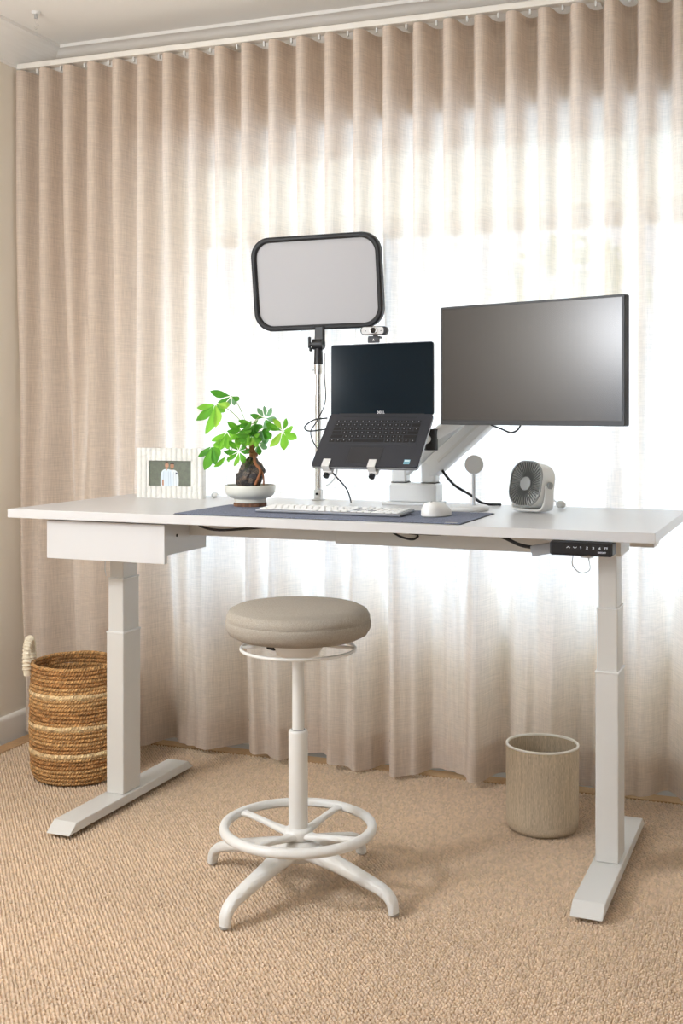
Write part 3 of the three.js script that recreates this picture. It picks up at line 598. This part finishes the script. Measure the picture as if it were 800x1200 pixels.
  cluster(248, 522, 0.03, [288, 514, 0.01], 6, 22, 0.35, -130, 30, [0, 2, 1], [0.75, 1.15, 1.0, 0.8, 0.6, 0.7]);
  cluster(266, 506, 0.03, [289, 510, 0.02], 5, 19, 0.4, -140, 10, [1, 0, 2]);
  cluster(296, 496, 0.03, [291, 510, 0.0], 8, 15, 0.5, -200, 20, [2, 0, 4, 2]);
  cluster(280, 529, 0.05, [289, 522, 0.02], 8, 14, 0.3, 0, 360, [0, 2, 1]);
  cluster(266, 533, 0.03, [286, 520, 0.02], 4, 14, 0.3, -130, 60, [3, 1], [1.2, 0.5, 0.5, 0.6]);
  cluster(306, 503, 0.02, [298, 508, 0.01], 6, 17, 0.4, -150, 0, [4, 2, 4]);
  cluster(284, 505, 0.05, [291, 512, 0.02], 8, 15, 0.45, -210, 30, [2, 0, 0, 1]);
  cluster(296, 510, 0.05, [294, 518, 0.02], 7, 13, 0.5, -180, 0, [1, 0, 3]);
  cluster(302, 520, -0.03, [297, 518, 0.0], 5, 14, 0.3, -140, 20, [4, 2]);
}

// ---------------------------------------------------------------- laptop, its holder and the dual arm
const LAP = atZ(446.5, 485, -3.13), TILT = deg(43);
{
  const lp = thing('laptop', 'open dark grey laptop held on a tilted tray', 'laptop', LAP);
  const alu = mat(lin('#3a3b40'), 0.5, { metalness: 0.35 }), deckM = mat(lin('#2f3138'), 0.62), keyM = mat(lin('#111215'), 0.55);
  const W = 0.302, D = 0.205;
  const deck = part('keyboard_deck', extrude(roundRect(W, D, 0.009, 0, -D / 2), 0.013, 0.0015).rotateX(-Math.PI / 2).translate(0, -0.013, 0), deckM, lp);
  deck.rotation.x = TILT;
  part('edge_band', (() => { const s = roundRect(W + 0.001, D + 0.001, 0.0095, 0, -D / 2); s.holes.push(roundRect(W - 0.002, D - 0.002, 0.008, 0, -D / 2, THREE.Path)); return extrude(s, 0.006).rotateX(-Math.PI / 2).translate(0, -0.0098, 0); })(), mat(lin('#b4b6ba'), 0.35, { metalness: 0.8 }), deck);
  const rows = [[...Array(14).fill(1)], [...Array(13).fill(1), 1.6], [1.5, ...Array(12).fill(1), 1.1], [1.7, ...Array(11).fill(1), 1.9], [2.2, ...Array(10).fill(1), 2.4], [1.1, 1, 1, 1, 5.4, 1, 1, 1.1, 1.1, 1.1]], geos = {};
  const glyphM = mat(lin('#9a9da3'), 0.6);
  rows.forEach((row, j) => {
    const u = 0.252 / row.reduce((a, b) => a + b, 0); let x = -0.126;
    row.forEach((w) => {
      const kw = w * u - 0.0034, kh = j ? 0.012 : 0.0085, id = kw.toFixed(4) + kh; geos[id] ??= box(kw, 0.0016, kh, 0, 0, 0, 0.0007, 1);
      const o = part('key', geos[id], keyM, deck), z = j ? 0.030 + j * 0.0154 : 0.0315; o.position.set(x + w * u / 2, 0.0009, z);
      if (w < 1.3) { geos.g ??= new THREE.PlaneGeometry(0.0022, 0.0034).rotateX(-Math.PI / 2); const m = new THREE.Mesh(geos.g, glyphM); m.name = 'key_legend'; m.position.set(x + w * u / 2, 0.00185, z); deck.add(m); }
      x += w * u;
    });
  });
  part('keyboard_well', box(0.258, 0.0006, 0.098, 0, 0.0001, 0.0735, 0.0002), mat(lin('#33353b'), 0.7), deck);
  part('trackpad', box(0.094, 0.0006, 0.06, -0.006, 0.0002, 0.163, 0.0002), mat(lin('#2b2c31'), 0.35), deck);
  part('trackpad_gap', [box(0.0965, 0.0003, 0.0625, -0.006, 0.00006, 0.163, 0)], M.black, deck);
  part('sticker', new THREE.PlaneGeometry(0.017, 0.017).rotateX(-Math.PI / 2).translate(0.118, 0.0004, 0.186), mat(0xffffff, 0.4, { map: canvasTex(64, 64, (c) => { c.fillStyle = '#7fb6c8'; c.fillRect(0, 0, 64, 64); c.fillStyle = '#d8ecf0'; c.fillRect(6, 6, 52, 22); c.fillStyle = '#3f7f9a'; c.fillRect(12, 36, 40, 5); c.fillRect(12, 46, 28, 5); }) }), deck);
  part('speaker_slot', box(0.22, 0.0008, 0.003, 0, 0.0001, 0.014, 0.0003), M.black, deck);
  // lid
  const lid = part('lid', extrude(roundRect(W, 0.203, 0.008, 0, 0.1015), 0.008, 0.001).translate(0, 0, -0.010), alu, lp);
  lid.rotation.x = deg(-3); lid.rotation.z = deg(1); lid.position.y = -0.005;
  part('screen', box(W - 0.003, 0.199, 0.0012, 0, 0.1013, -0.0018, 0.0005), phys(lin('#071822'), 0.12, { specularIntensity: 0.35 }), lid);
  part('logo', new TextGeometry('DELL', { font: await new FontLoader().loadAsync('fonts/droid/droid_sans_bold.typeface.json'), size: 0.0072, depth: 0.0002, curveSegments: 4, bevelEnabled: false }).translate(-0.0135, 0.006, -0.0012), mat(lin('#d9dce0'), 0.4), lid);
  part('hinge', new THREE.CylinderGeometry(0.0055, 0.0055, 0.25, 20).rotateZ(Math.PI / 2).translate(0, -0.002, -0.006), M.black, lp);

  const tr = thing('laptop_tray', 'white laptop tray with two clips and black knobs', 'laptop tray', LAP);
  const plate = part('plate', (() => { const s = roundRect(0.26, 0.17, 0.012, 0, -0.110); s.holes.push(roundRect(0.2, 0.11, 0.01, 0, -0.11, THREE.Path)); return extrude(s, 0.003, 0.0005).rotateX(-Math.PI / 2).translate(0, -0.0168, 0); })(), M.powder, tr);
  plate.rotation.x = TILT;
  for (const x of [-0.108, 0.023]) {
    const clip = part('clip', [box(0.022, 0.003, 0.028, x, 0.0022, D - 0.010, 0.001), box(0.022, 0.022, 0.003, x, -0.0075, D + 0.003, 0.001), box(0.026, 0.012, 0.03, x + 0.002, -0.0225, D - 0.008, 0.003)], mat(lin('#dcdcda'), 0.35), plate);
    part('knob', [new THREE.CylinderGeometry(0.0085, 0.0085, 0.008, 10).rotateX(Math.PI / 2).translate(x - 0.001, -0.0255, D + 0.012), new THREE.CylinderGeometry(0.003, 0.003, 0.02, 10).rotateX(Math.PI / 2).translate(x - 0.001, -0.0255, D + 0.004)], M.black, clip);
  }
  part('mount_stem', rodBetween(V(0.04, -0.085, 0.05), V(0.11, -0.07, -0.10), 0.014), M.powder, tr);
}
const MON = { p: V(-0.62, 1.28, -2.937), turn: deg(-22), w: 0.545, h: 0.311 };
{
  const mo = thing('monitor', 'black flat desktop monitor with its screen off on a white arm', 'monitor', MON.p, MON.turn);
  part('housing', extrude(roundRect(MON.w, MON.h, 0.004), 0.022, 0.001).translate(0, 0, -0.022), M.black, mo);
  part('screen', box(MON.w - 0.012, MON.h - 0.018, 0.001, 0, 0.003, 0.0001, 0.0004), phys(lin('#1e1817'), 0.24, { specularIntensity: 1 }), mo);
  part('rear_cover', extrude(roundRect(0.36, 0.2, 0.02), 0.022, 0.006).translate(0, 0, -0.043), M.blackMatte, mo);
  part('mount_plate', box(0.11, 0.11, 0.008, 0, 0, -0.047, 0.002), M.steel, mo);

  const ar = thing('monitor_mount', 'white dual monitor arm with two raised beams clamped to the desk', 'monitor arm', [-1.053, TOP, -3.40]);
  const O = V(-1.053, TOP, -3.40), rel = (v) => v.clone().sub(O).toArray();
  part('base_plate', box(0.17, 0.008, 0.1, -0.005, 0.004, 0.0, 0.002), M.arm, ar);
  part('base', box(0.146, 0.056, 0.075, 0, 0.036, 0, 0.006, 3), M.arm, ar);
  const mp = MON.p.clone().add(V(Math.sin(MON.turn), 0, Math.cos(MON.turn)).multiplyScalar(-0.052));
  for (const [x, a, b] of [[0.045, V(-1.008, 0.985, -3.40), V(-0.74, 1.205, -3.33)], [-0.047, V(-1.10, 0.985, -3.40), V(-0.865, 1.185, -3.42)]]) {
    const post = part('post', box(0.046, 0.06, 0.05, x, 0.095, 0, 0.008, 3), M.arm, ar);
    part('post_ring', box(0.0465, 0.002, 0.0505, x, 0.0655, 0, 0), M.blackMatte, post);
    const d = b.clone().sub(a), mid = (t) => a.clone().addScaledVector(d, t);
    const beam = part('beam', sweep([{ p: rel(mid(-0.02)), w: 0.048, h: 0.05 }, { p: rel(mid(0.08)), w: 0.048, h: 0.058 }, { p: rel(mid(0.5)), w: 0.046, h: 0.056 }, { p: rel(mid(1.05)), w: 0.044, h: 0.05 }], V(0, 1, 0), 24, 6, 3), M.arm, ar);
    part('beam_groove', sweep([{ p: rel(mid(0.12).add(V(0.0, 0.002, 0.0245))), w: 0.004, h: 0.01 }, { p: rel(mid(0.9).add(V(0, 0.002, 0.0225))), w: 0.004, h: 0.01 }], V(0, 1, 0), 8, 4, 2), M.whitePlastic, beam);
    part('elbow', cyl(0.024, 0.024, 0.07, ...rel(mid(1.05).add(V(0, -0.035, 0))), 32), M.arm, ar);
  }
  part('forearm', sweep([{ p: rel(V(-0.727, 1.245, -3.327)), w: 0.04, h: 0.034 }, { p: rel(V(-0.66, 1.262, -3.15)), w: 0.04, h: 0.034 }, { p: rel(mp.clone().add(V(0.016, 0, -0.04))), w: 0.04, h: 0.034 }], V(0, 1, 0), 16, 4), M.arm, ar);
  part('swivel', [rodBetween(V(...rel(mp.clone().add(V(0.016, 0, -0.04)))), V(...rel(mp)), 0.02, 24)], M.arm, ar);
  part('forearm', sweep([{ p: rel(V(-0.853, 1.168, -3.42)), w: 0.04, h: 0.034 }, { p: rel(V(-0.88, 1.145, -3.33)), w: 0.04, h: 0.034 }, { p: rel(V(-0.955, 1.09, -3.24)), w: 0.036, h: 0.03 }], V(0, 1, 0), 16, 4), M.arm, ar);
  part('head_joint', cyl(0.02, 0.02, 0.06, ...rel(V(-0.958, 1.05, -3.235)), 24), M.black, ar);
}

// ---------------------------------------------------------------- panel light, web camera
{
  const base = atY(373, 586, TOP); base.y = TOP;
  const li = thing('panel_light', 'large rectangular panel light with a black rounded rim on a chrome pole', 'light', base);
  part('clamp', [box(0.034, 0.004, 0.034, 0, 0.002, 0, 0.001), box(0.024, 0.03, 0.024, 0, 0.018, 0, 0.002)], M.steel, li);
  part('clamp_screw', new THREE.CylinderGeometry(0.004, 0.004, 0.004, 12).rotateX(Math.PI / 2).translate(0, 0.02, 0.013), M.black, li);
  part('pole', [cyl(0.0105, 0.0105, 0.30, 0, 0.03, 0, 32), cyl(0.0085, 0.0085, 0.14, 0, 0.32, 0, 32)], M.chrome, li);
  part('pole_collar', [cyl(0.0135, 0.0135, 0.03, 0, 0.395, 0, 32), new THREE.CylinderGeometry(0.006, 0.006, 0.012, 16).rotateZ(Math.PI / 2).translate(-0.016, 0.41, 0)], M.chrome, li);
  part('pole_collar', cyl(0.014, 0.014, 0.02, 0, 0.115, 0, 32), M.chrome, li);
  part('bracket', [cyl(0.0145, 0.013, 0.05, 0, 0.425, 0, 32), new THREE.CylinderGeometry(0.017, 0.017, 0.034, 32).rotateZ(Math.PI / 2).translate(0, 0.488, 0), box(0.03, 0.06, 0.018, 0.004, 0.515, -0.002, 0.004)], M.black, li);
  part('bracket_knob', [new THREE.CylinderGeometry(0.006, 0.006, 0.016, 16).rotateZ(Math.PI / 2).translate(-0.022, 0.488, 0), box(0.008, 0.036, 0.012, -0.03, 0.494, 0, 0.003), box(0.008, 0.012, 0.012, -0.026, 0.472, 0, 0.003)], M.black, li);
  const pw = 0.424, ph = 0.296, cy = 0.682;
  const rim = part('rim', (() => { const s = roundRect(pw, ph, 0.062); s.holes.push(roundRect(pw - 0.034, ph - 0.034, 0.048, 0, 0, THREE.Path)); return extrude(s, 0.034, 0.006, 16).translate(0, 0, -0.017); })(), mat(lin('#0d0f15'), 0.5), li);
  rim.position.set(-0.004, cy, 0.0); rim.rotation.set(deg(7), deg(4), deg(0.6));
  const diff = part('diffuser', extrude(roundRect(pw - 0.033, ph - 0.033, 0.048), 0.004, 0, 16).translate(0, 0, 0.003), mat(lin('#bcbcc0'), 0.55), rim);
  diff.userData.label = 'white frosted diffuser';
  part('back_plate', extrude(roundRect(pw - 0.033, ph - 0.033, 0.048), 0.006, 0, 16).translate(0, 0, -0.012), M.black, rim);

  const wc = atZ(438.5, 387.5, -3.125);
  const w = thing('web_camera', 'small silver and black web camera clipped on the laptop lid', 'camera', wc, deg(3));
  part('housing', extrude(roundRect(0.078, 0.024, 0.0118), 0.022, 0.003, 12).translate(0, 0, -0.014), M.black, w);
  part('face_plate', extrude(roundRect(0.064, 0.0195, 0.007), 0.002, 0.0005).translate(-0.003, 0, 0.0075), mat(lin('#d9dadb'), 0.35), w);
  part('lens', [new THREE.CylinderGeometry(0.0088, 0.0088, 0.005, 32).rotateX(Math.PI / 2).translate(0, 0, 0.0105)], mat(lin('#0c0d10'), 0.15), w);
  part('lens_ring', new THREE.TorusGeometry(0.0088, 0.0012, 8, 32).translate(0, 0, 0.0125), M.chrome, w);
  for (const x of [-0.023, 0.022]) part('microphone', box(0.004, 0.002, 0.0012, x, -0.001, 0.0098, 0.0004), M.black, w);
  part('clip', [box(0.012, 0.012, 0.012, 0.002, -0.016, -0.004, 0.002), box(0.034, 0.016, 0.006, 0.001, -0.0265, 0.0095, 0.002), box(0.034, 0.006, 0.03, 0.001, -0.0185, -0.006, 0.002)], mat(lin('#3c3d42'), 0.5), w);
  part('clip_emblem', new THREE.PlaneGeometry(0.012, 0.008).translate(0.001, -0.0262, 0.0127), mat(0xffffff, 0.5, { map: canvasTex(48, 32, (c) => { c.fillStyle = '#3c3d42'; c.fillRect(0, 0, 48, 32); c.fillStyle = '#e8e8e8'; c.beginPath(); c.arc(24, 10, 6, 0, 7); c.fill(); c.beginPath(); c.ellipse(24, 26, 14, 7, 0, Math.PI, 0); c.fill(); }) }), w);
}

// ---------------------------------------------------------------- phone charger, fan
{
  const p = thing('charging_stand', 'white charging stand with a round pad on a slim post', 'charger', [-0.852, TOP, -3.245], deg(0));
  part('base', lathe([[0, 0], [0.056, 0], [0.0585, 0.002], [0.0588, 0.008], [0.0575, 0.0125], [0.055, 0.014], [0, 0.014]], 72), M.whitePlastic, p);
  part('post', rodBetween(V(0.014, 0.012, -0.01), V(0.014, 0.118, -0.01), 0.0042, 20), mat(lin('#bfc3c8'), 0.3, { metalness: 0.7 }), p);
  const pad = part('pad', new THREE.CylinderGeometry(0.0265, 0.0265, 0.007, 48).rotateX(Math.PI / 2), mat(lin('#dcdcda'), 0.5), p);
  pad.position.set(0.016, 0.128, -0.004); pad.rotation.set(deg(-12), deg(14), 0);

  const f = thing('desk_fan', 'small white desk fan with a grey slatted grille', 'fan', [-0.676, TOP, -3.245], deg(-30));
  const tilt = deg(-12), C = 0.0755;
  const shade = mat(lin('#e7e6e2'), 0.45), grey = mat(lin('#8f918f'), 0.5);
  part('stand', sweep([{ p: [-0.058, 0.075, -0.006], w: 0.006, h: 0.034 }, { p: [-0.058, 0.035, -0.006], w: 0.006, h: 0.038 }, { p: [-0.05, 0.009, -0.004], w: 0.008, h: 0.05 }, { p: [-0.02, 0.0055, 0], w: 0.008, h: 0.066 }, { p: [0.02, 0.0055, 0], w: 0.008, h: 0.066 }, { p: [0.05, 0.009, -0.004], w: 0.008, h: 0.05 }, { p: [0.058, 0.035, -0.006], w: 0.006, h: 0.038 }, { p: [0.058, 0.075, -0.006], w: 0.006, h: 0.034 }], V(0, 0, 1), 16, 3.5, 6).translate(0, 0.0012, -0.004), shade, f);
  const head = part('housing', (() => { const s = roundRect(0.112, 0.126, 0.046); s.holes.push(roundRect(0.106, 0.120, 0.044, 0, 0, THREE.Path)); return extrude(s, 0.052, 0.0012, 16).translate(0, 0, -0.034); })(), shade, f);
  head.position.set(0, C, 0); head.rotation.x = tilt;
  part('back_shell', (() => { const s = roundRect(0.112, 0.126, 0.046); for (let i = 0; i < 9; i++) for (let j = 0; j < 10; j++) { const x = -0.04 + i * 0.01, y = -0.045 + j * 0.01; if (Math.hypot(x, y) < 0.048) s.holes.push(roundRect(0.005, 0.005, 0.0022, x, y, THREE.Path)); } return extrude(s, 0.003, 0, 6).translate(0, 0, -0.036); })(), shade, head);
  part('grille_rim', (() => { const s = roundRect(0.114, 0.128, 0.047); s.holes.push(roundRect(0.106, 0.120, 0.044, 0, 0, THREE.Path)); return extrude(s, 0.006, 0.0015, 16).translate(0, 0, 0.016); })(), grey, head);
  const edge = (a) => { const c = Math.cos(a), s = Math.sin(a); let lo = 0, hi = 0.09; for (let i = 0; i < 30; i++) { const r = (lo + hi) / 2, x = Math.abs(r * c), y = Math.abs(r * s), qx = x - (0.054 - 0.045), qy = y - (0.061 - 0.045), d = Math.hypot(Math.max(qx, 0), Math.max(qy, 0)) + Math.min(Math.max(qx, qy), 0) - 0.045; d < 0 ? lo = r : hi = r; } return lo; };
  for (let k = 0; k < 44; k++) {
    const a = k / 44 * 2 * Math.PI, b = a + 0.22, r1 = edge(b) + 0.0005, P = (r, t, z) => ({ p: [r * Math.cos(t), r * Math.sin(t), z], w: 0.0019, h: 0.005 });
    part('slat', sweep([P(0.0175, a, 0.018), P(0.03, a + 0.10, 0.019), P(r1, b, 0.019)], V(0, 0, 1), 4, 2, 2), grey, head);
  }
  part('grille_hub', lathe([[0, 0], [0.019, 0], [0.0195, 0.004], [0.017, 0.007], [0, 0.0078]], 40).rotateX(Math.PI / 2).translate(0, 0, 0.015), mat(lin('#9a9b99'), 0.45), head);
  const blade = mat(lin('#d8d8d4'), 0.5);
  for (let k = 0; k < 5; k++) part('blade', sweep([{ p: [0.008, 0, -0.006], w: 0.003, h: 0.02 }, { p: [0.026, 0.004, -0.006], w: 0.003, h: 0.03 }, { p: [0.045, 0.008, -0.004], w: 0.003, h: 0.026 }], V(0, 0.8, 0.6), 10, 3).rotateZ(k / 5 * 2 * Math.PI), blade, head);
  part('motor', new THREE.CylinderGeometry(0.017, 0.017, 0.034, 32).rotateX(Math.PI / 2).translate(0, 0, -0.016), shade, head);
  for (const s of [-1, 1]) part('pivot', new THREE.CylinderGeometry(0.0095, 0.0095, 0.006, 28).rotateZ(Math.PI / 2).translate(s * 0.0625, 0.075, -0.010), grey, f);
}

// ---------------------------------------------------------------- loose cables on the desk
{
  const cab = (name, label, pts, r, m, seg = 50) => tag(part(name, tube(pts, r, seg, 8), m), label, 'cable');
  const D = TOP + 0.004;
  cab('power_cable', 'thick black cable drooping from the white arm to the desk', [atZ(518, 551, -3.37), atZ(522, 557, -3.37), atZ(533, 569, -3.37), atZ(551, 580, -3.37), atZ(566, 590, -3.37), V(-0.80, D, -3.42)], 0.004, M.cable);
  cab('laptop_cable', 'thin black cable hanging below the laptop to the desk', [atZ(385, 549, -3.2), atZ(395, 560, -3.22), atZ(406, 573, -3.24), atZ(411, 587, -3.25), V(atY(411, 589, D).x, D, atY(411, 589, D).z)], 0.0022, M.cable);
  cab('side_cable', 'black cable looped beside the laptop and the chrome pole', [atZ(383, 490, -3.2), atZ(368, 492, -3.22), atZ(357, 500, -3.24), atZ(361, 505, -3.24), atZ(374, 504, -3.22), atZ(388, 502, -3.2)], 0.0022, M.cable);
  cab('lead_cable', 'black lead running down behind the laptop beside the pole', [atZ(380, 414, -3.4), atZ(380, 440, -3.4), atZ(381, 470, -3.38), atZ(372, 492, -3.34), atZ(364, 506, -3.3), atZ(368, 520, -3.28), atZ(376, 530, -3.26)], 0.0018, M.cable);
  cab('white_cable', 'short white cable hanging below the laptop beside the pole', [atZ(395, 549, -3.22), atZ(393, 558, -3.24), atZ(388, 565, -3.26), atZ(382, 569, -3.28)], 0.002, M.whiteCable);
  cab('screen_cable', 'dark cable looping under the bottom edge of the monitor', [atZ(575, 498, -3.12), atZ(588, 503, -3.12), atZ(598, 507, -3.12), atZ(606, 504, -3.12), atZ(610, 498, -3.12)], 0.0022, M.cable);
  const plug = atY(657, 596, TOP); plug.y = TOP + 0.012;
  const pg = thing('cable_plug', 'small white round plug lying behind the fan', 'plug', plug);
  part('plug_body', new THREE.SphereGeometry(0.012, 24, 16).scale(1.2, 0.9, 1), M.whitePlastic, pg);
  part('plug_lead', tube([[-0.006, 0.002, 0], [-0.02, 0.014, 0.01], [-0.034, 0.034, 0.03]], 0.0018, 20, 6), M.whiteCable, pg);
  const knob = V(-1.735, TOP + 0.009, -3.42);
  tag(part('adapter_plug', new THREE.SphereGeometry(0.010, 24, 16).scale(1.2, 0.9, 1).translate(knob.x, knob.y, knob.z), M.whitePlastic), 'small white plug lying beside the plant bowl', 'plug');
}

renderer.render(scene, camera);
